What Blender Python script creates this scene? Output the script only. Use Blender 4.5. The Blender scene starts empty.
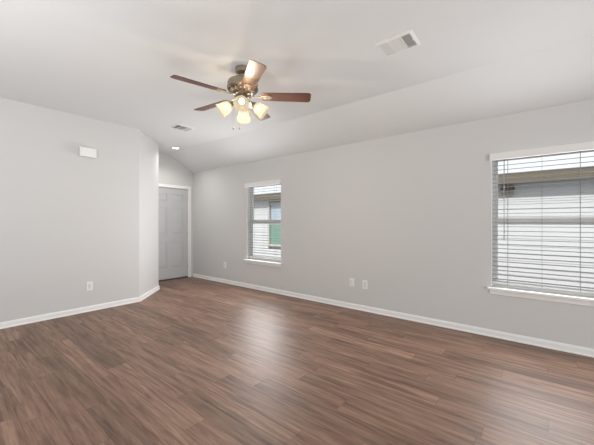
import bpy, bmesh, math, random
from mathutils import Vector, Matrix

random.seed(7)
S = bpy.context.scene
COL = S.collection
PI = math.pi

# ------------------------------------------------------------------ camera, world, sun, window and fill lamps, exposure
cam_d = bpy.data.cameras.new('camera')
cam_d.sensor_width = 36.0
cam_d.lens = 18.25
cam_d.clip_start = 0.05
cam = bpy.data.objects.new('camera', cam_d)
COL.objects.link(cam)
cam.location = (0.0, 0.0, 1.264)
cam.rotation_euler = (PI / 2, 0, math.radians(38.9))
S.camera = cam

S.view_settings.view_transform = 'Standard'
S.view_settings.look = 'None'
S.view_settings.exposure = 0.15
S.view_settings.gamma = 1.0
S.view_settings.use_curve_mapping = False

world = bpy.data.worlds.new('sky')
S.world = world
world.use_nodes = True
wn = world.node_tree.nodes
wn['Background'].inputs[0].default_value = (0.95, 0.96, 1.0, 1)
wn['Background'].inputs[1].default_value = 1.1

sun_d = bpy.data.lights.new('sun', 'SUN')
sun_d.energy = 2.5
sun_d.angle = math.radians(0.6)
sun_d.color = (1.0, 0.97, 0.92)
sun = bpy.data.objects.new('sun', sun_d)
COL.objects.link(sun)
sun.rotation_euler = Vector((0.15, 0.80, -0.58)).to_track_quat('-Z', 'Y').to_euler()


def area_lamp(name, loc, direction, sx, sy, watts, color=(0.985, 0.99, 1.0)):
    d = bpy.data.lights.new(name, 'AREA')
    d.shape = 'RECTANGLE'
    d.size, d.size_y = sx, sy
    d.energy = watts
    d.color = color
    o = bpy.data.objects.new(name, d)
    COL.objects.link(o)
    o.location = loc
    o.rotation_euler = Vector(direction).to_track_quat('-Z', 'Y').to_euler()
    return o


# fill lamps added at unseen glass doors behind the camera
area_lamp('fill_near', (3.42, -0.4, 1.20), (-1, 0, 0.2), 3.4, 2.1, 128)
area_lamp('fill_back', (-2.9, -2.92, 1.20), (0, 1, 1.4), 3.4, 2.1, 10)
# fill lamp added behind the camera, aimed up like a bounced flash
area_lamp('fill_up', (-2.0, -1.2, 0.8), (-0.1, 0.1, 1), 1.2, 1.2, 60)
# daylight entering by the two windows in view
area_lamp('daylight_window', (-4.005, 3.956, 1.26), (0, -1, 0), 0.86, 1.34, 32)
area_lamp('daylight_window', (0.03, 3.956, 1.26), (0, -1, 0), 0.86, 1.34, 25)


# ------------------------------------------------------------------ materials
def mat(name, color, rough=0.5, metal=0.0, spec=0.5, bump=None, vary=0.0, emit=None, emit_s=0.0, coat=0.0):
    m = bpy.data.materials.new(name)
    m.use_nodes = True
    nt = m.node_tree
    b = nt.nodes['Principled BSDF']
    b.inputs['Base Color'].default_value = (*color, 1)
    b.inputs['Roughness'].default_value = rough
    b.inputs['Metallic'].default_value = metal
    b.inputs['Specular IOR Level'].default_value = spec
    b.inputs['Coat Weight'].default_value = coat
    if emit:
        b.inputs['Emission Color'].default_value = (*emit, 1)
        b.inputs['Emission Strength'].default_value = emit_s
    if bump or vary:
        tc = nt.nodes.new('ShaderNodeTexCoord')
        nz = nt.nodes.new('ShaderNodeTexNoise')
        nz.inputs['Scale'].default_value = bump[0] if bump else 8.0
        nz.inputs['Detail'].default_value = 3.0
        nt.links.new(tc.outputs['Object'], nz.inputs['Vector'])
        if bump:
            bp = nt.nodes.new('ShaderNodeBump')
            bp.inputs['Strength'].default_value = bump[1]
            bp.inputs['Distance'].default_value = 0.004
            nt.links.new(nz.outputs['Fac'], bp.inputs['Height'])
            nt.links.new(bp.outputs['Normal'], b.inputs['Normal'])
        if vary:
            mx = nt.nodes.new('ShaderNodeMix')
            mx.data_type = 'RGBA'
            mx.inputs[6].default_value = (*[c * (1 - vary) for c in color], 1)
            mx.inputs[7].default_value = (*[min(1, c * (1 + vary)) for c in color], 1)
            nt.links.new(nz.outputs['Fac'], mx.inputs[0])
            nt.links.new(mx.outputs[2], b.inputs['Base Color'])
    return m


M = {}
M['wall'] = mat('wall_paint', (0.622, 0.618, 0.612), 0.85, spec=0.25, bump=(90, 0.05), vary=0.012)
M['ceiling'] = mat('ceiling_paint', (0.725, 0.738, 0.738), 0.95, spec=0.15, bump=(70, 0.06), vary=0.01)
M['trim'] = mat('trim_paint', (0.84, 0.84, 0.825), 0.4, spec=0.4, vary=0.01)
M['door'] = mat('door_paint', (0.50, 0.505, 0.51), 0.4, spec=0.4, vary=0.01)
M['plastic'] = mat('white_plastic', (0.83, 0.83, 0.81), 0.35, spec=0.45, vary=0.01)
M['plastic_shade'] = mat('ivory_plastic', (0.70, 0.695, 0.68), 0.35, spec=0.45, vary=0.01)
M['dark'] = mat('dark_slot', (0.05, 0.05, 0.05), 0.7, vary=0.05)
M['vinyl'] = mat('window_vinyl', (0.74, 0.74, 0.735), 0.4, vary=0.01)
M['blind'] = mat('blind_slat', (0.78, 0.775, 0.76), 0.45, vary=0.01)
M['slat'] = mat('blind_slat_shaded', (0.40, 0.397, 0.39), 0.5, vary=0.01)  # white slats darkened, shade on their fronts put into the colour
M['cord'] = mat('blind_cord', (0.30, 0.295, 0.29), 0.8, vary=0.03)
M['wand'] = mat('wand_plastic', (0.16, 0.16, 0.16), 0.35, vary=0.03)
M['pewter'] = mat('antique_pewter', (0.36, 0.31, 0.25), 0.33, metal=0.9, bump=(160, 0.08), vary=0.12)
M['pewter_dark'] = mat('dark_pewter', (0.07, 0.06, 0.05), 0.5, metal=0.5, vary=0.1)
M['brass'] = mat('door_hardware', (0.55, 0.53, 0.50), 0.3, metal=1.0, vary=0.05)
M['threshold'] = mat('threshold_bronze', (0.07, 0.055, 0.045), 0.5, vary=0.1)
M['duct'] = mat('duct_shade', (0.055, 0.052, 0.05), 0.8, vary=0.1)
M['vent'] = mat('vent_enamel', (0.80, 0.80, 0.785), 0.4, vary=0.01)
M['siding'] = mat('white_lap_siding', (0.70, 0.69, 0.705), 0.7, vary=0.02)
M['fascia'] = mat('brown_fascia', (0.150, 0.125, 0.088), 0.7, vary=0.15)
M['soffit'] = mat('soffit_in_shade', (0.36, 0.40, 0.45), 0.7, vary=0.05)  # shade under the eave put into the soffit colour
M['shingle'] = mat('roof_shingle', (0.14, 0.12, 0.10), 0.9, bump=(40, 0.6), vary=0.3)
M['grass'] = mat('ground_gravel', (0.30, 0.29, 0.27), 0.95, bump=(20, 0.8), vary=0.35)
M['cream'] = mat('cream_window_trim', (0.56, 0.53, 0.47), 0.6, vary=0.02)
M['hood'] = mat('brown_hood', (0.11, 0.075, 0.06), 0.6, vary=0.1)
M['hood_light'] = mat('tan_hood', (0.30, 0.24, 0.21), 0.6, vary=0.1)
M['exterior'] = mat('exterior_render', (0.5, 0.48, 0.45), 0.9, vary=0.05)
M['bulb'] = mat('lit_bulb', (1, 1, 1), 0.4, emit=(1.0, 0.96, 0.88), emit_s=2.2, vary=0.0)
M['led'] = mat('lit_led_lens', (1, 1, 1), 0.4, emit=(1.0, 0.98, 0.95), emit_s=9.0)
M['neighbour_glass'] = mat('neighbour_glass', (0.46, 0.54, 0.64), 0.08, spec=0.8, vary=0.06)  # sky reflection painted into the upper pane colour
M['neighbour_green_reflection'] = mat('neighbour_green_reflection', (0.20, 0.36, 0.29), 0.35, vary=0.1)  # green reflection painted into the lower pane colour


def blade_material():
    m = bpy.data.materials.new('mahogany_blade')
    m.use_nodes = True
    nt = m.node_tree
    b = nt.nodes['Principled BSDF']
    tc = nt.nodes.new('ShaderNodeTexCoord')
    mp = nt.nodes.new('ShaderNodeMapping')
    mp.inputs['Scale'].default_value = (3, 40, 3)
    nz = nt.nodes.new('ShaderNodeTexNoise')
    nz.inputs['Scale'].default_value = 2.0
    nz.inputs['Detail'].default_value = 5
    cr = nt.nodes.new('ShaderNodeValToRGB')
    cr.color_ramp.elements[0].color = (0.052, 0.018, 0.013, 1)
    cr.color_ramp.elements[1].color = (0.150, 0.058, 0.036, 1)
    cr.color_ramp.elements[0].position = 0.3
    cr.color_ramp.elements[1].position = 0.7
    nt.links.new(tc.outputs['Object'], mp.inputs['Vector'])
    nt.links.new(mp.outputs[0], nz.inputs['Vector'])
    nt.links.new(nz.outputs['Fac'], cr.inputs['Fac'])
    nt.links.new(cr.outputs['Color'], b.inputs['Base Color'])
    b.inputs['Roughness'].default_value = 0.42
    b.inputs['Specular IOR Level'].default_value = 0.6
    b.inputs['Specular Tint'].default_value = (1.0, 0.72, 0.48, 1)
    return m


M['blade'] = blade_material()


def shade_material():
    m = bpy.data.materials.new('frosted_cream_glass')
    m.use_nodes = True
    nt = m.node_tree
    nt.nodes.clear()
    out = nt.nodes.new('ShaderNodeOutputMaterial')
    tr = nt.nodes.new('ShaderNodeBsdfTransparent')
    tr.inputs[0].default_value = (1.0, 0.93, 0.80, 1)
    df = nt.nodes.new('ShaderNodeBsdfTranslucent')
    df.inputs[0].default_value = (0.012, 0.011, 0.008, 1)
    nz = nt.nodes.new('ShaderNodeTexNoise')
    nz.inputs['Scale'].default_value = 18
    tc = nt.nodes.new('ShaderNodeTexCoord')
    nt.links.new(tc.outputs['Object'], nz.inputs['Vector'])
    cr = nt.nodes.new('ShaderNodeValToRGB')
    cr.color_ramp.elements[0].position = 0.35
    cr.color_ramp.elements[0].color = (0.86, 0.67, 0.40, 1)
    cr.color_ramp.elements[1].position = 0.65
    cr.color_ramp.elements[1].color = (0.97, 0.82, 0.55, 1)
    nt.links.new(nz.outputs['Fac'], cr.inputs[0])
    em = nt.nodes.new('ShaderNodeEmission')
    em.inputs[1].default_value = 0.80
    nt.links.new(cr.outputs[0], em.inputs[0])
    a = nt.nodes.new('ShaderNodeAddShader')
    nt.links.new(em.outputs[0], a.inputs[0])
    nt.links.new(df.outputs[0], a.inputs[1])
    b = nt.nodes.new('ShaderNodeMixShader')
    b.inputs[0].default_value = 0.86
    nt.links.new(tr.outputs[0], b.inputs[1])
    nt.links.new(a.outputs[0], b.inputs[2])
    nt.links.new(b.outputs[0], out.inputs[0])
    return m


M['shade'] = shade_material()


def glass_material():
    m = bpy.data.materials.new('window_glass')
    m.use_nodes = True
    nt = m.node_tree
    nt.nodes.clear()
    out = nt.nodes.new('ShaderNodeOutputMaterial')
    tr = nt.nodes.new('ShaderNodeBsdfTransparent')
    tr.inputs[0].default_value = (0.95, 0.97, 0.97, 1)
    gl = nt.nodes.new('ShaderNodeBsdfGlossy')
    gl.inputs['Roughness'].default_value = 0.02
    lw = nt.nodes.new('ShaderNodeLayerWeight')
    pw = nt.nodes.new('ShaderNodeMath'); pw.operation = 'POWER'; pw.inputs[1].default_value = 5.0
    nt.links.new(lw.outputs['Facing'], pw.inputs[0])
    fr = nt.nodes.new('ShaderNodeMath'); fr.operation = 'MULTIPLY_ADD'
    fr.inputs[1].default_value = 0.9; fr.inputs[2].default_value = 0.03
    nt.links.new(pw.outputs[0], fr.inputs[0])
    mx = nt.nodes.new('ShaderNodeMixShader')
    nt.links.new(fr.outputs[0], mx.inputs[0])
    nt.links.new(tr.outputs[0], mx.inputs[1])
    nt.links.new(gl.outputs[0], mx.inputs[2])
    nt.links.new(mx.outputs[0], out.inputs[0])
    return m


M['glass'] = glass_material()


def floor_material():
    m = bpy.data.materials.new('wood_plank_floor')
    m.use_nodes = True
    nt = m.node_tree
    L = nt.links.new
    N = nt.nodes.new
    b = nt.nodes['Principled BSDF']
    at = N('ShaderNodeAttribute')
    at.attribute_name = 'plank'
    sep = N('ShaderNodeSeparateColor')
    L(at.outputs['Color'], sep.inputs[0])
    tc = N('ShaderNodeTexCoord')
    cb = N('ShaderNodeCombineXYZ')
    ml = N('ShaderNodeMath'); ml.operation = 'MULTIPLY'; ml.inputs[1].default_value = 37.0
    L(sep.outputs[1], ml.inputs[0])
    ml2 = N('ShaderNodeMath'); ml2.operation = 'MULTIPLY'; ml2.inputs[1].default_value = 19.0
    L(sep.outputs[2], ml2.inputs[0])
    L(ml.outputs[0], cb.inputs[0]); L(ml2.outputs[0], cb.inputs[1]); L(ml.outputs[0], cb.inputs[2])
    add = N('ShaderNodeVectorMath'); add.operation = 'ADD'
    L(tc.outputs['Object'], add.inputs[0]); L(cb.outputs[0], add.inputs[1])

    def noise(scale, sx, sy, detail, dist=0.0):
        mp = N('ShaderNodeMapping')
        mp.inputs['Scale'].default_value = (sx, sy, 1)
        L(add.outputs[0], mp.inputs['Vector'])
        n = N('ShaderNodeTexNoise')
        n.inputs['Scale'].default_value = scale
        n.inputs['Detail'].default_value = detail
        n.inputs['Distortion'].default_value = dist
        L(mp.outputs[0], n.inputs['Vector'])
        return n.outputs['Fac']

    streak = noise(1.0, 1.8, 32.0, 8.0, 0.8)
    blot = noise(1.0, 1.3, 13.0, 6.0, 1.3)
    fine = noise(1.0, 9.0, 110.0, 4.0)
    r1 = N('ShaderNodeValToRGB')
    e = r1.color_ramp.elements
    e[0].position, e[0].color = 0.30, (0.128, 0.073, 0.050, 1)
    e[1].position, e[1].color = 0.72, (0.300, 0.190, 0.137, 1)
    x = r1.color_ramp.elements.new(0.48); x.color = (0.215, 0.128, 0.089, 1)
    L(streak, r1.inputs[0])
    r2 = N('ShaderNodeValToRGB')
    e = r2.color_ramp.elements
    e[0].position, e[0].color = 0.34, (0.62, 0.58, 0.56, 1)
    e[1].position, e[1].color = 0.50, (1, 1, 1, 1)
    L(blot, r2.inputs[0])
    m1 = N('ShaderNodeMix'); m1.data_type = 'RGBA'; m1.blend_type = 'MULTIPLY'; m1.inputs[0].default_value = 0.85
    L(r1.outputs[0], m1.inputs[6]); L(r2.outputs[0], m1.inputs[7])
    r3 = N('ShaderNodeMapRange')
    r3.inputs[3].default_value = 0.62; r3.inputs[4].default_value = 1.38
    L(fine, r3.inputs[0])
    t = N('ShaderNodeMapRange')
    t.inputs[3].default_value = 0.78; t.inputs[4].default_value = 1.46
    L(sep.outputs[0], t.inputs[0])
    mm = N('ShaderNodeMath'); mm.operation = 'MULTIPLY'
    L(r3.outputs[0], mm.inputs[0]); L(t.outputs[0], mm.inputs[1])
    m2 = N('ShaderNodeVectorMath'); m2.operation = 'SCALE'
    L(m1.outputs[2], m2.inputs[0]); L(mm.outputs[0], m2.inputs[3])
    L(m2.outputs[0], b.inputs['Base Color'])
    ro = N('ShaderNodeMapRange')
    ro.inputs[3].default_value = 0.40; ro.inputs[4].default_value = 0.50
    L(fine, ro.inputs[0])
    L(ro.outputs[0], b.inputs['Roughness'])
    b.inputs['Specular IOR Level'].default_value = 0.3
    b.inputs['Coat Weight'].default_value = 0.10
    b.inputs['Coat Roughness'].default_value = 0.36
    b.inputs['Coat IOR'].default_value = 1.5
    bp = N('ShaderNodeBump'); bp.inputs['Strength'].default_value = 0.06; bp.inputs['Distance'].default_value = 0.002
    L(fine, bp.inputs['Height']); L(bp.outputs[0], b.inputs['Normal'])
    return m


M['floor'] = floor_material()
M['joint'] = mat('plank_joint', (0.045, 0.03, 0.024), 0.8, vary=0.1)


# ------------------------------------------------------------------ mesh helpers
class MB:
    def __init__(self):
        self.bm = bmesh.new()

    def poly(self, pts):
        return self.bm.faces.new([self.bm.verts.new(p) for p in pts])

    def box(self, a, b):
        x0, y0, z0 = a
        x1, y1, z1 = b
        v = [self.bm.verts.new(p) for p in ((x0, y0, z0), (x1, y0, z0), (x1, y1, z0), (x0, y1, z0),
                                            (x0, y0, z1), (x1, y0, z1), (x1, y1, z1), (x0, y1, z1))]
        for f in ((3, 2, 1, 0), (4, 5, 6, 7), (0, 1, 5, 4), (1, 2, 6, 5), (2, 3, 7, 6), (3, 0, 4, 7)):
            self.bm.faces.new([v[i] for i in f])
        return self

    def cbox(self, c, s):
        return self.box([c[i] - s[i] / 2 for i in range(3)], [c[i] + s[i] / 2 for i in range(3)])

    def prism(self, pts, off):
        """closed polygon swept by the vector off"""
        off = Vector(off)
        a = [self.bm.verts.new(p) for p in pts]
        b = [self.bm.verts.new(Vector(p) + off) for p in pts]
        n = len(pts)
        self.bm.faces.new(a[::-1])
        self.bm.faces.new(b)
        for i in range(n):
            j = (i + 1) % n
            self.bm.faces.new((a[i], a[j], b[j], b[i]))
        return self

    def lathe(self, prof, seg=32, mtx=None, cap=True):
        """prof: list of (radius, z)"""
        mtx = mtx or Matrix.Identity(4)
        rings = []
        for r, z in prof:
            if r < 1e-5:
                rings.append([self.bm.verts.new(mtx @ Vector((0, 0, z)))])
            else:
                rings.append([self.bm.verts.new(mtx @ Vector((r * math.cos(2 * PI * k / seg), r * math.sin(2 * PI * k / seg), z)))
                              for k in range(seg)])
        for p, q in zip(rings, rings[1:]):
            for k in range(seg):
                l = (k + 1) % seg
                if len(p) == 1 and len(q) == 1:
                    continue
                if len(p) == 1:
                    self.bm.faces.new((p[0], q[k], q[l]))
                elif len(q) == 1:
                    self.bm.faces.new((p[k], q[0], p[l]))
                else:
                    self.bm.faces.new((p[k], q[k], q[l], p[l]))
        if cap:
            for r in (rings[0], rings[-1]):
                if len(r) > 1:
                    self.bm.faces.new(r)
        return self

    def tube(self, pts, rad, seg=10):
        pts = [Vector(p) for p in pts]
        rings = []
        up = Vector((0, 0, 1))
        for i, p in enumerate(pts):
            d = (pts[min(i + 1, len(pts) - 1)] - pts[max(i - 1, 0)]).normalized()
            a = d.cross(up)
            if a.length < 1e-3:
                a = d.cross(Vector((1, 0, 0)))
            a.normalize()
            b = d.cross(a)
            r = rad[i] if isinstance(rad, (list, tuple)) else rad
            rings.append([self.bm.verts.new(p + a * (r * math.cos(2 * PI * k / seg)) + b * (r * math.sin(2 * PI * k / seg))) for k in range(seg)])
        for p, q in zip(rings, rings[1:]):
            for k in range(seg):
                l = (k + 1) % seg
                self.bm.faces.new((p[k], p[l], q[l], q[k]))
        self.bm.faces.new(rings[0][::-1])
        self.bm.faces.new(rings[-1])
        return self

    def build(self, name, m, parent=None, loc=(0, 0, 0), smooth=False, bevel=0.0, seg=2):
        bmesh.ops.recalc_face_normals(self.bm, faces=self.bm.faces)
        if bevel:
            bmesh.ops.bevel(self.bm, geom=[e for e in self.bm.edges if len(e.link_faces) == 2 and e.calc_face_angle(0) > 0.5],
                            offset=bevel, segments=seg, affect='EDGES', profile=0.5, clamp_overlap=True)
        me = bpy.data.meshes.new(name)
        self.bm.to_mesh(me)
        self.bm.free()
        me.materials.append(m)
        if smooth:
            me.polygons.foreach_set('use_smooth', [True] * len(me.polygons))
            try:
                me.set_sharp_from_angle(angle=math.radians(38))
            except Exception:
                pass
        o = bpy.data.objects.new(name, me)
        COL.objects.link(o)
        o.location = loc
        if parent:
            o.parent = parent
        return o


def tag(o, label=None, cat=None, group=None, kind=None):
    if label: o['label'] = label
    if cat: o['category'] = cat
    if group: o['group'] = group
    if kind: o['kind'] = kind
    return o


def empty(name, loc, rz=0.0):
    o = bpy.data.objects.new(name, None)
    o.empty_display_size = 0.1
    COL.objects.link(o)
    o.location = loc
    o.rotation_euler = (0, 0, rz)
    return o


def struct(o, label):
    return tag(o, label, None, None, 'structure')


def copy_part(o, parent):
    c = o.copy()
    COL.objects.link(c)
    c.parent = parent
    for ch in list(o.children):
        copy_part(ch, c)
    return c


# ------------------------------------------------------------------ room dimensions
YR = 3.96          # inner face of the wall with the two windows
XE = -6.33         # end wall with the entry door
XL = -5.00         # left wall
YC = 2.17          # where the left wall turns
XD, YD = -5.62, 2.79   # end of the angled wall
XN, YB = 3.50, -3.00   # walls behind the camera
ZC, ZS = 2.755, 2.43    # flat ceiling, spring of the slope
YS = 3.345              # crease of the ceiling
T = 0.12
TR = 0.15
WIN = [(-4.455, -3.555), (-0.42, 0.48)]
WZ0, WZ1 = 0.54, 2.007

# floor: one mesh of planks
PW, PL = 0.152, 1.22
bm = bmesh.new()
lay = bm.loops.layers.float_color.new('plank')
x_lo, x_hi, y_lo, y_hi = XE - 0.02, XN + 0.02, YB - 0.02, YR + 0.01
f = bm.faces.new([bm.verts.new(p) for p in ((x_lo, y_lo, -0.003), (x_hi, y_lo, -0.003), (x_hi, y_hi, -0.003), (x_lo, y_hi, -0.003))])
f.material_index = 1
for lp in f.loops:
    lp[lay] = (0.5, 0.5, 0.5, 1)
k0 = math.floor((y_lo - 0.991) / PW)
k1 = math.ceil((y_hi - 0.991) / PW)
g = 0.0006
for k in range(k0, k1):
    ya, yb = max(0.991 + k * PW, y_lo), min(0.991 + (k + 1) * PW, y_hi)
    if yb - ya < 0.004:
        continue
    rr = random.Random(k * 31 + 5)
    off = rr.random() * PL
    if k == -1:
        off = (-1.553) % PL
    x = math.floor(x_lo / PL) * PL - PL + off
    while x < x_hi:
        a, b = max(x, x_lo), min(x + PL, x_hi)
        if b - a > 0.005:
            f = bm.faces.new([bm.verts.new(p) for p in ((a + g, ya + g, 0), (b - g, ya + g, 0), (b - g, yb - g, 0), (a + g, yb - g, 0))])
            tint = min(1, max(0, rr.gauss(0.40, 0.17)))
            if k == -1 and abs(x + 1.553) < 0.02:
                tint = 1.0
            s1, s2 = rr.random(), rr.random()
            for lp in f.loops:
                lp[lay] = (tint, s1, s2, 1)
        x += PL
me = bpy.data.meshes.new('floor')
bm.normal_update()
bm.to_mesh(me)
bm.free()
me.materials.append(M['floor'])
me.materials.append(M['joint'])
fl = bpy.data.objects.new('floor', me)
COL.objects.link(fl)
struct(fl, 'brown wood plank floor running the length of the room')
struct(MB().box((x_lo - 0.1, y_lo - 0.1, -0.12), (x_hi + 0.1, y_hi + 0.14, -0.004)).build('floor_slab', M['exterior']), 'slab under the plank floor')

# ceiling: flat with a slope down to the window wall
prof = [(YB - T, ZC), (YS, ZC), (YR, ZS), (YR + TR, ZS - TR * (ZC - ZS) / (YR - YS)), (YR + TR, ZC + 0.12), (YB - T, ZC + 0.12)]
struct(MB().prism([(XE - T, y, z) for y, z in prof], (XN - XE + 2 * T, 0, 0)).build('ceiling', M['ceiling']),
       'pale ceiling, flat then sloping down to the window wall')


def wall_x(name, y0, y1, x0, x1, z1, holes, label):
    """wall along x with rectangular openings (xa, xb, za, zb)"""
    mb = MB()
    xs = sorted(set([x0, x1] + [h[0] for h in holes] + [h[1] for h in holes]))
    for a, b in zip(xs, xs[1:]):
        h = next((h for h in holes if h[0] <= a and b <= h[1]), None)
        if h:
            mb.box((a, y0, 0), (b, y1, h[2]))
            mb.box((a, y0, h[3]), (b, y1, z1))
        else:
            mb.box((a, y0, 0), (b, y1, z1))
    bmesh.ops.remove_doubles(mb.bm, verts=mb.bm.verts, dist=1e-5)
    return struct(mb.build(name, M['wall']), label)


# window wall, its top edge stays under the slope
ztop_out = ZS - TR * (ZC - ZS) / (YR - YS)
wall_x('wall_right', YR, YR + TR, XE - T, XN + T, ztop_out, [(a, b, WZ0, WZ1) for a, b in WIN], 'light grey wall with the two windows')
struct(MB().prism([(XE - T, YR, ztop_out), (XE - T, YR + TR, ztop_out), (XE - T, YR, ZS)], (XN - XE + 2 * T, 0, 0)).build('wall_right_top', M['wall']),
       'top strip of the light grey window wall')
# end wall with door opening
DY0, DY1, DZ = 2.925, 3.855, 2.045
mb = MB()
mb.prism([(XE, YD - T, 0), (XE, DY0, 0), (XE, DY0, DZ), (XE, DY1, DZ), (XE, DY1, 0), (XE, YR, 0), (XE, YR, ZS), (XE, YS, ZC), (XE, YD - T, ZC)], (-T, 0, 0))
struct(mb.build('wall_end', M['wall']), 'light grey end wall around the entry door')
struct(MB().box((XL - T, YB, 0), (XL, YC, ZC)).build('wall_left', M['wall']), 'light grey left wall')
n = Vector((-1, -1, 0)).normalized() * T
struct(MB().prism([(XL, YC, 0), (XD, YD, 0), (XD + n.x, YD + n.y, 0), (XL + n.x, YC + n.y, 0)], (0, 0, ZC)).build('wall_angled', M['wall']), 'light grey angled wall at the entry')
struct(MB().box((XE, YD - T, 0), (XD - 0.01, YD, ZC)).build('wall_entry', M['wall']), 'light grey side wall of the entry')
wall_x('wall_back', YB - T, YB, XL - T, XN + T, ZC, [(-4.6, -1.2, 0.08, 2.3)], 'light grey wall behind the camera')
mb = MB()
mb.box((XN, YB, 0), (XN + T, -2.1, ZC)); mb.box((XN, 1.3, 0), (XN + T, YR, 2.42))
mb.box((XN, -2.1, 0), (XN + T, 1.3, 0.08)); mb.box((XN, -2.1, 2.3), (XN + T, 1.3, ZC))
mb.prism([(XN, 1.3, 2.42), (XN, YR, 2.42), (XN, YR, ZS), (XN, YS, ZC), (XN, 1.3, ZC)], (T, 0, 0))
struct(mb.build('wall_near', M['wall']), 'light grey wall beside the camera')

# unseen glass doors added behind the camera to hold the fill lamps
for nm, along, c in (('added_door_near', 'y', (XN + 0.06, -0.4)), ('added_door_back', 'x', (-2.9, YB - 0.06))):
    w = empty(nm, (c[0], c[1], 0.08))
    struct(w, 'unseen glass door added behind the camera for fill light')
    fr, pn = MB(), MB()
    for s0, s1, z0, z1 in ((-1.7, -1.64, 0, 2.22), (1.64, 1.7, 0, 2.22), (-0.04, 0.04, 0.06, 2.16), (-1.64, 1.64, 0, 0.06), (-1.64, 1.64, 2.16, 2.22)):
        if along == 'y':
            fr.box((-0.04, s0, z0), (0.04, s1, z1))
        else:
            fr.box((s0, -0.04, z0), (s1, 0.04, z1))
    if along == 'y':
        pn.box((-0.003, -1.64, 0.06), (0.003, 1.64, 2.16))
    else:
        pn.box((-1.64, -0.003, 0.06), (1.64, 0.003, 2.16))
    fr.build('frame', M['vinyl'], w)
    pn.build('pane', M['glass'], w)
# unseen roof added to keep sun out of the rear glass door
struct(MB().box((-6.0, YB - 3.6, 2.5), (1.0, YB - T, 2.6)).build('sun_blocker', M['exterior']), 'unseen roof added behind the camera to block the sun')


# ------------------------------------------------------------------ baseboards
def baseboard(name, p0, p1, nrm, label):
    p0, p1, nn = Vector((*p0, 0)), Vector((*p1, 0)), Vector((*nrm, 0)).normalized()
    pr = [(0, 0), (0.023, 0), (0.022, 0.010), (0.014, 0.017), (0.014, 0.056), (0.010, 0.063), (0.010, 0.068), (0.004, 0.074), (0, 0.074)]
    pts = [p0 + nn * a + Vector((0, 0, z)) for a, z in pr]
    return struct(MB().prism(pts, p1 - p0).build(name, M['trim']), label)


baseboard('baseboard_right', (XE + 0.03, YR), (XN, YR), (0, -1), 'white baseboard along the window wall')
baseboard('baseboard_left', (XL, YB), (XL, YC + 0.009), (1, 0), 'white baseboard along the left wall')
baseboard('baseboard_angled', (XL + 0.008, YC - 0.008), (XD - 0.008, YD + 0.008), (1, 1), 'white baseboard along the angled wall')
baseboard('baseboard_entry', (XE + 0.02, YD), (XD, YD), (0, 1), 'white baseboard inside the entry')
baseboard('baseboard_back', (-1.2, YB), (XN, YB), (0, 1), 'white baseboard behind the camera')


# ------------------------------------------------------------------ entry door
d = empty('door_1', (XE, 0.5 * (DY0 + DY1), 0))
struct(d, 'white six-panel entry door')
hw = (DY1 - DY0) / 2          # 0.465
# casing and jamb
mb = MB()
cw = 0.062
for s in (-1, 1):
    ya, yb = sorted((s * (hw - 0.012), s * (hw - 0.012 + cw)))
    mb.box((0, ya, 0), (0.016, yb, DZ - 0.012 + cw))
mb.box((0, -hw + 0.012, DZ - 0.012), (0.016, hw - 0.012, DZ - 0.012 + cw))
mb.build('casing', M['trim'], d, bevel=0.003)
mb = MB()
for s in (-1, 1):
    ya, yb = sorted((s * (hw - 0.02), s * hw))
    mb.box((-T, ya, 0), (0, yb, DZ))
mb.box((-T, -hw + 0.02, DZ - 0.02), (0, hw - 0.02, DZ))
mb.build('jamb', M['trim'], d)
# slab with six raised panels
sw = hw - 0.024
sx0, sx1 = -0.058, -0.014
z0, z1 = 0.028, DZ - 0.024
stile, mull = 0.115, 0.10
cols = [(-sw + stile, -mull / 2), (mull / 2, sw - stile)]
rows = [(0.26, 0.84), (1.00, 1.60), (1.72, 1.89)]
ys = sorted(set([-sw, sw] + [c for cc in cols for c in cc]))
zs = sorted(set([z0, z1] + [r for rr_ in rows for r in rr_]))
mb = MB()
mb.box((sx0, -sw, z0), (sx1 - 0.012, sw, z1))
for ya, yb in zip(ys, ys[1:]):
    for za, zb in zip(zs, zs[1:]):
        if (ya, yb) in cols and (za, zb) in rows:
            continue
        mb.box((sx1 - 0.012, ya, za), (sx1, yb, zb))
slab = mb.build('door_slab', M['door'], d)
for c in cols:
    for r in rows:
        m_ = 0.014
        ya, yb, za, zb = c[0] + m_, c[1] - m_, r[0] + m_, r[1] - m_
        i_ = 0.028
        b0, b1 = sx1 - 0.012, sx1 - 0.002
        mb = MB()
        o4 = [(b0, ya, za), (b0, yb, za), (b0, yb, zb), (b0, ya, zb)]
        i4 = [(b1, ya + i_, za + i_), (b1, yb - i_, za + i_), (b1, yb - i_, zb - i_), (b1, ya + i_, zb - i_)]
        mb.poly(i4)
        for k in range(4):
            l = (k + 1) % 4
            mb.poly([o4[k], o4[l], i4[l], i4[k]])
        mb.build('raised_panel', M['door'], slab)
MB().lathe([(0.0, 0.006), (0.007, 0.006), (0.011, 0.003), (0.011, 0)], 16, Matrix.Translation((sx1, 0.03, 1.56)) @ Matrix.Rotation(PI / 2, 4, 'Y')).build('peephole', M['brass'], d, smooth=True)
for z in (0.25, 1.02, 1.80):
    MB().tube([(sx1 + 0.004, sw + 0.002, z - 0.045), (sx1 + 0.004, sw + 0.002, z + 0.045)], 0.006).build('hinge', M['brass'], d, smooth=True)
kn = MB()
kn.lathe([(0.030, 0), (0.030, 0.006), (0.012, 0.012), (0.011, 0.035), (0.024, 0.042), (0.028, 0.055), (0.022, 0.068), (0, 0.072)], 24,
         Matrix.Translation((sx1, -sw + 0.07, 0.95)) @ Matrix.Rotation(PI / 2, 4, 'Y'))
kn.build('door_handle', M['brass'], d, smooth=True)
MB().box((-T, -hw + 0.02, 0), (-0.004, hw - 0.02, 0.024)).build('threshold', M['threshold'], d)


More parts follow.
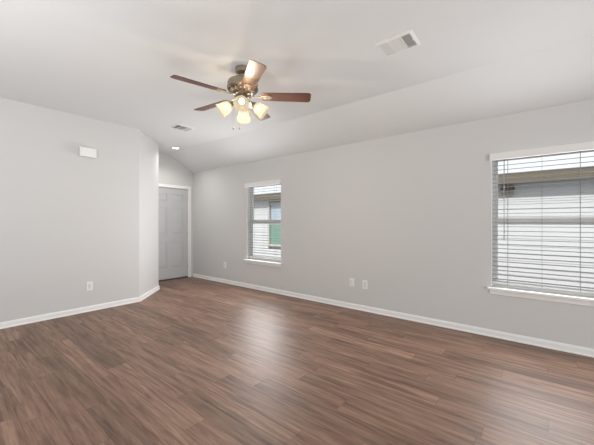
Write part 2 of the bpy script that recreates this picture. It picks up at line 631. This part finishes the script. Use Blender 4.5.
# ------------------------------------------------------------------ windows
def make_window(nm, xa, xb, label):
    w = empty(nm, (0.5 * (xa + xb), YR, WZ0))
    struct(w, label)
    h, H = (xb - xa) / 2, WZ1 - WZ0
    # painted reveal lining
    mb = MB()
    mb.box((-h, 0.001, 0.02), (-h + 0.006, 0.075, H - 0.006)); mb.box((h - 0.006, 0.001, 0.02), (h, 0.075, H - 0.006))
    mb.box((-h, 0.001, H - 0.006), (h, 0.075, H))
    mb.build('reveal', M['trim'], w)
    # outer vinyl frame
    mb = MB()
    a = 0.024
    mb.box((-h, 0.075, 0), (-h + a, 0.145, H)); mb.box((h - a, 0.075, 0), (h, 0.145, H))
    mb.box((-h + a, 0.075, H - a), (h - a, 0.145, H)); mb.box((-h + a, 0.075, 0), (h - a, 0.145, 0.03))
    mb.build('window_frame', M['vinyl'], w)
    zm0, zm1 = 1.242 - WZ0, 1.307 - WZ0
    s = 0.026
    # upper sash (outside) and lower sash (inside)
    for name, z0_, z1_, y0_, y1_, tb, tt in (('upper_sash', zm0, H - a, 0.112, 0.138, 0.045, s), ('lower_sash', 0.03, zm1, 0.080, 0.108, 0.035, 0.060)):
        mb = MB()
        xi = h - a
        mb.box((-xi, y0_, z0_), (-xi + s, y1_, z1_)); mb.box((xi - s, y0_, z0_), (xi, y1_, z1_))
        mb.box((-xi + s, y0_, z0_), (xi - s, y1_, z0_ + tb)); mb.box((-xi + s, y0_, z1_ - tt), (xi - s, y1_, z1_))
        so = mb.build(name, M['vinyl'], w)
        ym = 0.5 * (y0_ + y1_)
        MB().box((-xi + s, ym - 0.002, z0_ + tb), (xi - s, ym + 0.002, z1_ - tt)).build('pane', M['glass'], so)
    # stool and apron
    mb = MB()
    mb.box((-h - 0.035, -0.055, -0.014), (h + 0.035, 0.0, 0.010)); mb.box((-h, 0.0, 0.0), (h, 0.075, 0.010))
    mb.build('sill', M['trim'], w, bevel=0.003)
    MB().box((-h - 0.015, -0.016, -0.066), (h + 0.015, 0.0, -0.014)).build('apron', M['trim'], w, bevel=0.003)
    return w


make_window('window_1', *WIN[0], 'white framed window nearer the entry door')
make_window('window_2', *WIN[1], 'white framed window at the right')


def make_blind(xa, xb, label):
    r = empty('window_blind', (0.5 * (xa + xb), YR + 0.038, WZ0 + 0.016))
    tag(r, label, 'blind', 'white slatted blinds on the windows')
    h = (xb - xa) / 2
    H = WZ1 - WZ0 - 0.016
    # valance with short returns, just proud of the wall
    mb = MB()
    mb.box((-h - 0.012, -0.085, H - 0.062), (h + 0.012, -0.073, H + 0.014))
    mb.box((-h - 0.012, -0.073, H - 0.062), (-h - 0.002, -0.039, H + 0.014)); mb.box((h + 0.002, -0.073, H - 0.062), (h + 0.012, -0.039, H + 0.014))
    mb.build('valance', M['blind'], r, bevel=0.002)
    MB().box((-h + 0.010, -0.027, H - 0.050), (h - 0.010, 0.027, H - 0.008)).build('headrail', M['blind'], r, bevel=0.002)
    # slats
    mb = MB()
    zb, zt = 0.052, H - 0.066
    nsl = 28
    ws, th = 0.048, 0.0028
    for i in range(nsl):
        z = zb + 0.030 + (zt - zb - 0.030) * i / (nsl - 1)
        dz = random.uniform(-0.0008, 0.0008)
        til = random.uniform(-0.02, 0.02) + 0.05
        up, dn = [], []
        for q in range(5):
            y = (q / 4 - 0.5) * ws
            c = 0.002 * (1 - (2 * q / 4 - 1) ** 2)
            up.append((y, z + dz + c + th / 2 + y * til)); dn.append((y, z + dz + c - th / 2 + y * til))
        mb.prism([(-h + 0.009, y, zz) for y, zz in up + dn[::-1]], (2 * h - 0.018, 0, 0))
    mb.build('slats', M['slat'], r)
    MB().box((-h + 0.009, -0.024, 0.034), (h - 0.009, 0.024, 0.054)).build('bottom_rail', M['blind'], r, bevel=0.003)
    for x in (-h + 0.147, 0.006 + h * 0.0 - 0.02, h - 0.175):
        mb = MB()
        mb.tube([(x, -0.026, 0.036), (x, -0.026, H - 0.05)], 0.0016, 6)
        mb.tube([(x, 0.026, 0.036), (x, 0.026, H - 0.05)], 0.0016, 6)
        mb.build('ladder_cord', M['cord'], r)
    x = -h + 0.117
    MB().tube([(x, -0.034, H - 0.052), (x, -0.040, H - 0.09), (x, -0.040, H - 0.87), (x, -0.040, H - 0.94)], [0.003, 0.0045, 0.0045, 0.0058], 8).build('tilt_wand', M['wand'], r)
    return r


make_blind(*WIN[0], 'white slatted blind on the far window, the one nearer the entry door')
make_blind(*WIN[1], 'white slatted blind with dark tilt wand on the near window at the right edge')


# ------------------------------------------------------------------ outlets
def wall_plate(name, loc, rz, label, kind):
    o = empty(name, loc, rz)
    # local: +y points into the wall's front (towards the room)
    tag(o, label, 'wall outlet', 'white wall plates')
    MB().box((-0.039, 0, -0.062), (0.039, 0.007, 0.062)).build('cover_plate', M['plastic'], o, bevel=0.0025)
    if kind == 'duplex':
        for z in (-0.0195, 0.0195):
            rc = MB().box((-0.0165, 0.004, z - 0.0145), (0.0165, 0.0078, z + 0.0145)).build('receptacle', M['plastic_shade'], o, bevel=0.002)
            sl = MB()
            sl.box((-0.0075, 0.0074, z - 0.003), (-0.0055, 0.0081, z + 0.006)); sl.box((0.0055, 0.0074, z - 0.003), (0.0075, 0.0081, z + 0.006))
            sl.box((-0.002, 0.0074, z - 0.0105), (0.002, 0.0081, z - 0.0065))
            sl.build('slots', M['dark'], rc)
        MB().lathe([(0.003, 0.005), (0.003, 0.0072), (0, 0.0078)], 12, Matrix.Rotation(-PI / 2, 4, 'X')).build('screw', M['plastic_shade'], o)
    elif kind == 'rocker':
        MB().box((-0.0165, 0.004, -0.033), (0.0165, 0.0085, 0.033)).build('receptacle', M['plastic_shade'], o, bevel=0.002)
    else:
        MB().box((-0.028, 0.004, -0.048), (-0.002, 0.020, 0.048)).build('jack_cover', M['plastic'], o, bevel=0.003)
        MB().box((0.002, 0.004, -0.048), (0.028, 0.020, 0.048)).build('jack_cover', M['plastic'], o, bevel=0.003)
    return o


wall_plate('wall_outlet', (XL, 1.484, 0.357), -PI / 2, 'white outlet low on the left wall beneath the chime box', 'rocker')
wall_plate('wall_outlet', (-5.13, YR, 0.375), PI, 'small white outlet low on the window wall, nearest the entry door', 'duplex')
wall_plate('wall_outlet', (-2.155, YR, 0.382), PI, 'left of the paired white wall plates, the thicker one with two covers', 'jack')
wall_plate('wall_outlet', (-1.946, YR, 0.377), PI, 'right of the paired white wall plates, the flat outlet', 'duplex')

# ------------------------------------------------------------------ door chime on the left wall
ch = empty('door_chime', (XL, 1.455, 2.252))
tag(ch, 'white rectangular door chime box high on the left wall', 'door chime')
MB().box((0, -0.088, -0.058), (0.012, 0.088, 0.058)).build('back_plate', M['plastic_shade'], ch)
MB().box((0.012, -0.10, -0.064), (0.055, 0.10, 0.064)).build('cover', M['plastic'], ch, bevel=0.005)
gr = MB()
for k in range(6):
    gr.box((0.012, -0.07 + k * 0.025, -0.0655), (0.045, -0.058 + k * 0.025, -0.0638))
gr.build('sound_slots', M['plastic_shade'], ch)


# ------------------------------------------------------------------ ceiling registers
def make_vent(loc, label, left, mid, right, rz=0.0):
    r = empty('ceiling_vent', loc, rz)
    tag(r, label, 'air vent', 'ceiling air vents')
    W, D = 0.152, 0.124
    w, dd = 0.126, 0.098
    mb = MB()   # sloped flange
    o4 = [(-W, -D), (W, -D), (W, D), (-W, D)]
    i4 = [(-w, -dd), (w, -dd), (w, dd), (-w, dd)]
    for k in range(4):
        l = (k + 1) % 4
        mb.poly([(*o4[k], 0), (*o4[l], 0), (*o4[l], -0.004), (*o4[k], -0.004)])
        mb.poly([(*o4[k], -0.004), (*o4[l], -0.004), (*i4[l], -0.012), (*i4[k], -0.012)])
        mb.poly([(*i4[k], -0.012), (*i4[l], -0.012), (*i4[l], -0.0), (*i4[k], -0.0)])
    mb.build('flange', M['vent'], r)
    MB().box((-w, -dd, -0.0015), (w, dd, -0.0002)).build('duct_shade_sheet', M['duct'], r)  # flat dark sheet, shade behind the louvres put into its colour
    dv = MB()
    for x in (-0.052, 0.048):
        dv.box((x - 0.003, -dd, -0.013), (x + 0.003, dd, -0.0015))
    dv.build('divider', M['vent'], r)

    def louvre(mb, p, axis, a0, a1, tilt):
        """a thin tilted strip, p across, running a0..a1 along axis"""
        hw_, t_ = 0.0065, 0.0006
        cz = -0.0072
        c, s = math.cos(tilt), math.sin(tilt)
        q = [(-hw_ * c - t_ * s, cz - hw_ * s + t_ * c), (hw_ * c - t_ * s, cz + hw_ * s + t_ * c), (hw_ * c + t_ * s, cz + hw_ * s - t_ * c), (-hw_ * c + t_ * s, cz - hw_ * s - t_ * c)]
        if axis == 'y':
            mb.prism([(p + u, a0, v) for u, v in q], (0, a1 - a0, 0))
        else:
            mb.prism([(a0, p + u, v) for u, v in q], (a1 - a0, 0, 0))

    mb = MB()
    for k in range(6):
        louvre(mb, -w + 0.008 + k * 0.0118, 'y', -dd, dd, math.radians(left))
    mb.build('louvre_bank', M['vent'], r)
    mb = MB()
    for k in range(14):
        louvre(mb, -dd + 0.008 + k * 0.014, 'x', -0.049, 0.045, math.radians(mid))
    mb.build('louvre_bank', M['vent'], r)
    mb = MB()
    for k in range(6):
        louvre(mb, 0.056 + k * 0.0118, 'y', -dd, dd, math.radians(right))
    mb.build('louvre_bank', M['vent'], r)
    MB().box((w - 0.004, -0.02, -0.024), (w + 0.004, -0.012, -0.01)).build('damper_lever', M['vent'], r)
    return r


make_vent((-0.921, 2.484, ZC), 'white ceiling air vent right of the fan, above the window wall', 52, -40, -38)
make_vent((-4.37, 2.55, ZC), 'small far white ceiling air vent left of the fan near the recessed light', 52, -28, -38, -PI / 2)

# ------------------------------------------------------------------ recessed light
rl = empty('recessed_light', (-5.65, 3.155, ZC))
tag(rl, 'small lit round recessed light in the ceiling before the entry door', 'ceiling light')
MB().lathe([(0.075, 0), (0.075, -0.004), (0.066, -0.009), (0.056, -0.009), (0.054, -0.002)], 40, cap=False).build('trim_ring', M['trim'], rl, smooth=True)
MB().lathe([(0.0, -0.006), (0.055, -0.005), (0.055, -0.001)], 40).build('lens', M['led'], rl, smooth=True)
ld = bpy.data.lights.new('recessed_lamp', 'AREA')
ld.shape = 'DISK'
ld.size = 0.10
ld.energy = 6.0
ld.spread = math.radians(140)
ld.color = (1.0, 0.97, 0.93)
lo = bpy.data.objects.new('recessed_lamp', ld)
COL.objects.link(lo)
lo.location = (0, 0, -0.014)
lo.parent = rl

# ------------------------------------------------------------------ ceiling fan
RIGHT = Vector((math.cos(math.radians(38.9)), math.sin(math.radians(38.9)), 0))
FWD = Vector((-math.sin(math.radians(38.9)), math.cos(math.radians(38.9)), 0))
YAW = math.radians(38.9)
FX, FY = -2.238, 1.937
fan = empty('ceiling_fan', (FX, FY, ZC))
tag(fan, 'five-blade ceiling fan with mahogany blades, pewter motor and four lit cream shades', 'ceiling fan')
Z = lambda z: z + 0.007 - ZC
MB().lathe([(0.070, 0.0), (0.072, Z(2.732)), (0.068, Z(2.705)), (0.050, Z(2.688)), (0.030, Z(2.682)), (0.026, Z(2.675)), (0.0, Z(2.672))], 40).build('canopy', M['pewter'], fan, smooth=True)
MB().lathe([(0.0, Z(2.685)), (0.014, Z(2.685)), (0.014, Z(2.66)), (0.026, Z(2.652)), (0.028, Z(2.63)), (0.0, Z(2.63))], 24).build('downrod', M['pewter'], fan, smooth=True)
mh = MB().lathe([(0.0, Z(2.640)), (0.060, Z(2.640)), (0.110, Z(2.632)), (0.138, Z(2.615)), (0.146, Z(2.595)), (0.146, Z(2.560)), (0.150, Z(2.555)), (0.150, Z(2.545)),
             (0.140, Z(2.535)), (0.120, Z(2.520)), (0.105, Z(2.508)), (0.092, Z(2.502)), (0.0, Z(2.502))], 56).build('motor_housing', M['pewter'], fan, smooth=True)
mb = MB()
for k in range(28):
    a = 2 * PI * k / 28
    mt = Matrix.Rotation(a, 4, 'Z') @ Matrix.Translation((0.1315, 0, Z(2.5275))) @ Matrix.Rotation(math.radians(-37), 4, 'Y')
    q = [mt @ Vector(p) for p in ((-0.009, -0.006, 0.0), (0.009, -0.007, 0.0), (0.009, 0.007, 0.0), (-0.009, 0.006, 0.0))]
    mb.prism(q, mt.to_3x3() @ Vector((0, 0, -0.0025)))
mb.build('cooling_slots', M['pewter_dark'], mh)
MB().lathe([(0.0, Z(2.502)), (0.078, Z(2.502)), (0.084, Z(2.492)), (0.084, Z(2.480)), (0.072, Z(2.468)), (0.050, Z(2.460)), (0.0, Z(2.460))], 40).build('flywheel', M['pewter'], fan, smooth=True)

# one blade with its iron, then copies
PITCH = math.radians(13)


def blade_mesh():
    # outline in (r, s): root at 0.185, tip at 0.66, slightly wider outwards, rounded corners
    out = []
    r0, r1, w0, w1 = 0.185, 0.660, 0.060, 0.070
    out.append((r0 + 0.012, -w0)); 
    for q in range(9):
        a = -PI / 2 + (PI / 2) * q / 8
        out.append((r1 - 0.030 + 0.030 * math.cos(a), -w1 + 0.030 + 0.030 * math.sin(a)))
    for q in range(9):
        a = (PI / 2) * q / 8
        out.append((r1 - 0.030 + 0.030 * math.cos(a), w1 - 0.030 + 0.030 * math.sin(a)))
    out.append((r0 + 0.012, w0)); out.append((r0, w0 - 0.014)); out.append((r0, -w0 + 0.014))
    rot = Matrix.Rotation(-PITCH, 4, 'X')
    mb = MB()
    pts = [rot @ Vector((r, s, -0.003)) for r, s in out]
    mb.prism(pts, rot.to_3x3() @ Vector((0, 0, 0.006)))
    return mb


def iron_mesh():
    rot = Matrix.Rotation(-PITCH, 4, 'X')
    mb = MB()
    # arm from the flywheel out to the blade
    arm = [(0.062, -0.016, 0.002), (0.10, -0.013, -0.004), (0.14, -0.012, -0.010), (0.185, -0.018, -0.0075), (0.21, -0.034, -0.0075), (0.25, -0.036, -0.0075), (0.285, -0.014, -0.0075)]
    lo_, hi_ = [], []
    for r, s, z in arm:
        f_ = max(0, min(1, (r - 0.10) / 0.085))
        rt = Matrix.Rotation(-PITCH * f_, 4, 'X')
        lo_.append((rt @ Vector((r, s, z)), rt @ Vector((r, -s, z)), rt @ Vector((r, s, z + 0.0043)), rt @ Vector((r, -s, z + 0.0043))))
    vs = [[mb.bm.verts.new(p) for p in q] for q in lo_]
    for a, b in zip(vs, vs[1:]):
        mb.bm.faces.new((a[0], a[1], b[1], b[0])); mb.bm.faces.new((a[2], b[2], b[3], a[3]))
        mb.bm.faces.new((a[0], b[0], b[2], a[2])); mb.bm.faces.new((a[1], a[3], b[3], b[1]))
    mb.bm.faces.new((vs[0][0], vs[0][2], vs[0][3], vs[0][1])); mb.bm.faces.new((vs[-1][0], vs[-1][1], vs[-1][3], vs[-1][2]))
    for r, s in ((0.215, -0.02), (0.215, 0.02), (0.262, 0.0)):
        mb.lathe([(0.006, 0), (0.006, -0.002), (0.003, -0.0036), (0, -0.0038)], 12, rot @ Matrix.Translation((r, s, -0.0075)))
    return mb


angs = [2.7, 76.5, 146.7, 218.2, 290.7]
bl0 = blade_mesh().build('blade', M['blade'], fan, loc=(0, 0, Z(2.476)), bevel=0.0015)
iron_mesh().build('blade_iron', M['pewter'], bl0, smooth=True)
bl0.rotation_euler = (0, 0, YAW + math.radians(angs[0]))
for a in angs[1:]:
    c = copy_part(bl0, fan)
    c.rotation_euler = (0, 0, YAW + math.radians(a))

# light kit
MB().lathe([(0.0, Z(2.462)), (0.044, Z(2.462)), (0.058, Z(2.445)), (0.062, Z(2.420)), (0.056, Z(2.395)), (0.036, Z(2.376)), (0.014, Z(2.366)), (0.010, Z(2.352)), (0.0, Z(2.348))], 40).build('light_fitter', M['pewter'], fan, smooth=True)
AX = Vector((math.cos(math.radians(-36)), 0, math.sin(math.radians(-36))))   # shade axis, outwards and down
NECK = Vector((0.112, 0, Z(2.395)))
ROTM = AX.to_track_quat('Z', 'Y').to_matrix().to_4x4()
sh_m = Matrix.Translation(NECK) @ ROTM


def make_shade():
    outer = [(0.029, 0.002), (0.034, 0.008), (0.046, 0.024), (0.054, 0.050), (0.059, 0.078), (0.064, 0.102), (0.071, 0.124)]
    mb = MB().lathe(outer, 36, sh_m, cap=False)
    s = mb.build('lamp_shade', M['shade'], fan, smooth=True)
    # arm and socket cup
    mb = MB()
    mb.tube([(0.050, 0, Z(2.425)), (0.075, 0, Z(2.432)), (0.096, 0, Z(2.420)), NECK - AX * 0.012], 0.007, 10)
    mb.lathe([(0.0, -0.022), (0.018, -0.022), (0.024, -0.012), (0.032, 0.004), (0.032, 0.009), (0.0, 0.009)], 24, sh_m)
    mb.build('lamp_arm', M['pewter'], s, smooth=True)
    mb = MB().lathe([(0.010, 0.006), (0.012, 0.014), (0.022, 0.024), (0.027, 0.036), (0.025, 0.047), (0.016, 0.055), (0.0, 0.058)], 24, sh_m)
    mb.build('bulb', M['bulb'], s, smooth=True)
    ld = bpy.data.lights.new('fan_lamp', 'POINT')
    ld.energy = 10.0
    ld.shadow_soft_size = 0.02
    ld.color = (1.0, 0.88, 0.74)
    lo = bpy.data.objects.new('fan_lamp', ld)
    COL.objects.link(lo)
    lo.location = NECK + AX * 0.088
    lo.parent = s
    return s


s0 = make_shade()
s0.rotation_euler = (0, 0, YAW + math.radians(7))
for a in (97, 187, 277):
    c = copy_part(s0, fan)
    c.rotation_euler = (0, 0, YAW + math.radians(a))

# pull chains with fobs
for dx, zl in ((-0.085, 2.150), (-0.025, 2.155)):
    p = RIGHT * dx + FWD * -0.03
    mb = MB()
    mb.tube([(p.x * 0.4, p.y * 0.4, Z(2.385)), (p.x * 0.9, p.y * 0.9, Z(2.36)), (p.x, p.y, Z(2.32)), (p.x, p.y, Z(zl + 0.02))], 0.0011, 6)
    cobj = mb.build('pull_chain', M['pewter'], fan)
    MB().lathe([(0.0, 0.022), (0.002, 0.020), (0.006, 0.008), (0.0065, 0.0), (0.004, -0.006), (0, -0.008)], 14, Matrix.Translation((p.x, p.y, Z(zl)))).build('pull_fob', M['pewter'], cobj, smooth=True)

# ------------------------------------------------------------------ outside: ground and the neighbouring house
struct(MB().box((-30, -14, -0.35), (20, 30, -0.25)).build('ground', M['grass']), 'gravel ground between the houses')
NB = empty('neighbouring_house', (-4.0, 8.4, -0.25))
tag(NB, 'white sided neighbouring house with brown eave seen through the blinds', 'house')
NX0, NX1 = -14.0, 11.0
gy = lambda z: z + 0.25
nwx, nwz0, nwz1 = (-8.2 + 4.0, -7.15 + 4.0), gy(0.34), gy(2.03)
mb = MB()
lap = 0.165
z = 0.0
wall_top = gy(2.16)
while z < wall_top - 0.01:
    zt = min(z + lap, wall_top)
    segs = [(NX0, NX1)]
    if zt > nwz0 and z < nwz1:
        segs = [(NX0, nwx[0]), (nwx[1], NX1)]
    for a, b in segs:
        mb.prism([(a, -0.016, z), (a, 0.0, z), (a, 0.12, z), (a, 0.12, zt), (a, -0.002, zt)], (b - a, 0, 0))
    z += lap
mb.build('siding', M['siding'], NB)
MB().box((NX0, 0.12, 0), (NX1, 0.2, wall_top)).build('wall_core', M['exterior'], NB)
wf = MB()
tw = 0.10
wf.box((nwx[0], -0.055, nwz0), (nwx[0] + tw, 0.06, nwz1)); wf.box((nwx[1] - tw, -0.03, nwz0), (nwx[1], 0.06, nwz1))
wf.box((nwx[0] + tw, -0.03, nwz1 - tw), (nwx[1] - tw, 0.06, nwz1)); wf.box((nwx[0] + tw, -0.03, nwz0), (nwx[1] - tw, 0.06, nwz0 + tw))
wf.box((nwx[0] + tw, -0.015, gy(1.19)), (nwx[1] - tw, 0.06, gy(1.27)))
wfo = wf.build('window', M['cream'], NB)
MB().box((nwx[0] + tw, 0.02, gy(1.27)), (nwx[1] - tw, 0.03, nwz1 - tw)).build('pane', M['neighbour_glass'], wfo)
MB().box((nwx[0] + tw, 0.0, nwz0 + tw), (nwx[1] - tw, 0.01, gy(1.19))).build('green_reflection_pane', M['neighbour_green_reflection'], wfo)  # lower pane, coloured by its painted green reflection
MB().box((NX0 - 0.3, -0.38, gy(2.13)), (NX1 + 0.3, 0.2, gy(2.16))).build('soffit', M['soffit'], NB)
MB().box((NX0 - 0.3, -0.41, gy(2.11)), (NX1 + 0.3, -0.38, gy(2.34))).build('fascia', M['fascia'], NB)
MB().prism([(NX0 - 0.3, -0.42, gy(2.34)), (NX0 - 0.3, 6.0, gy(2.62)), (NX0 - 0.3, 6.0, gy(2.16)), (NX0 - 0.3, 0.2, gy(2.16)), (NX0 - 0.3, -0.38, gy(2.2))], (NX1 - NX0 + 0.6, 0, 0)).build('roof', M['shingle'], NB)
hd = MB().box((3.30, -0.14, gy(2.00)), (3.55, -0.02, gy(2.09))).build('vent_hood', M['hood'], NB, bevel=0.01)
MB().box((3.32, -0.08, gy(1.87)), (3.53, -0.002, gy(2.00))).build('hood_body', M['hood_light'], hd)
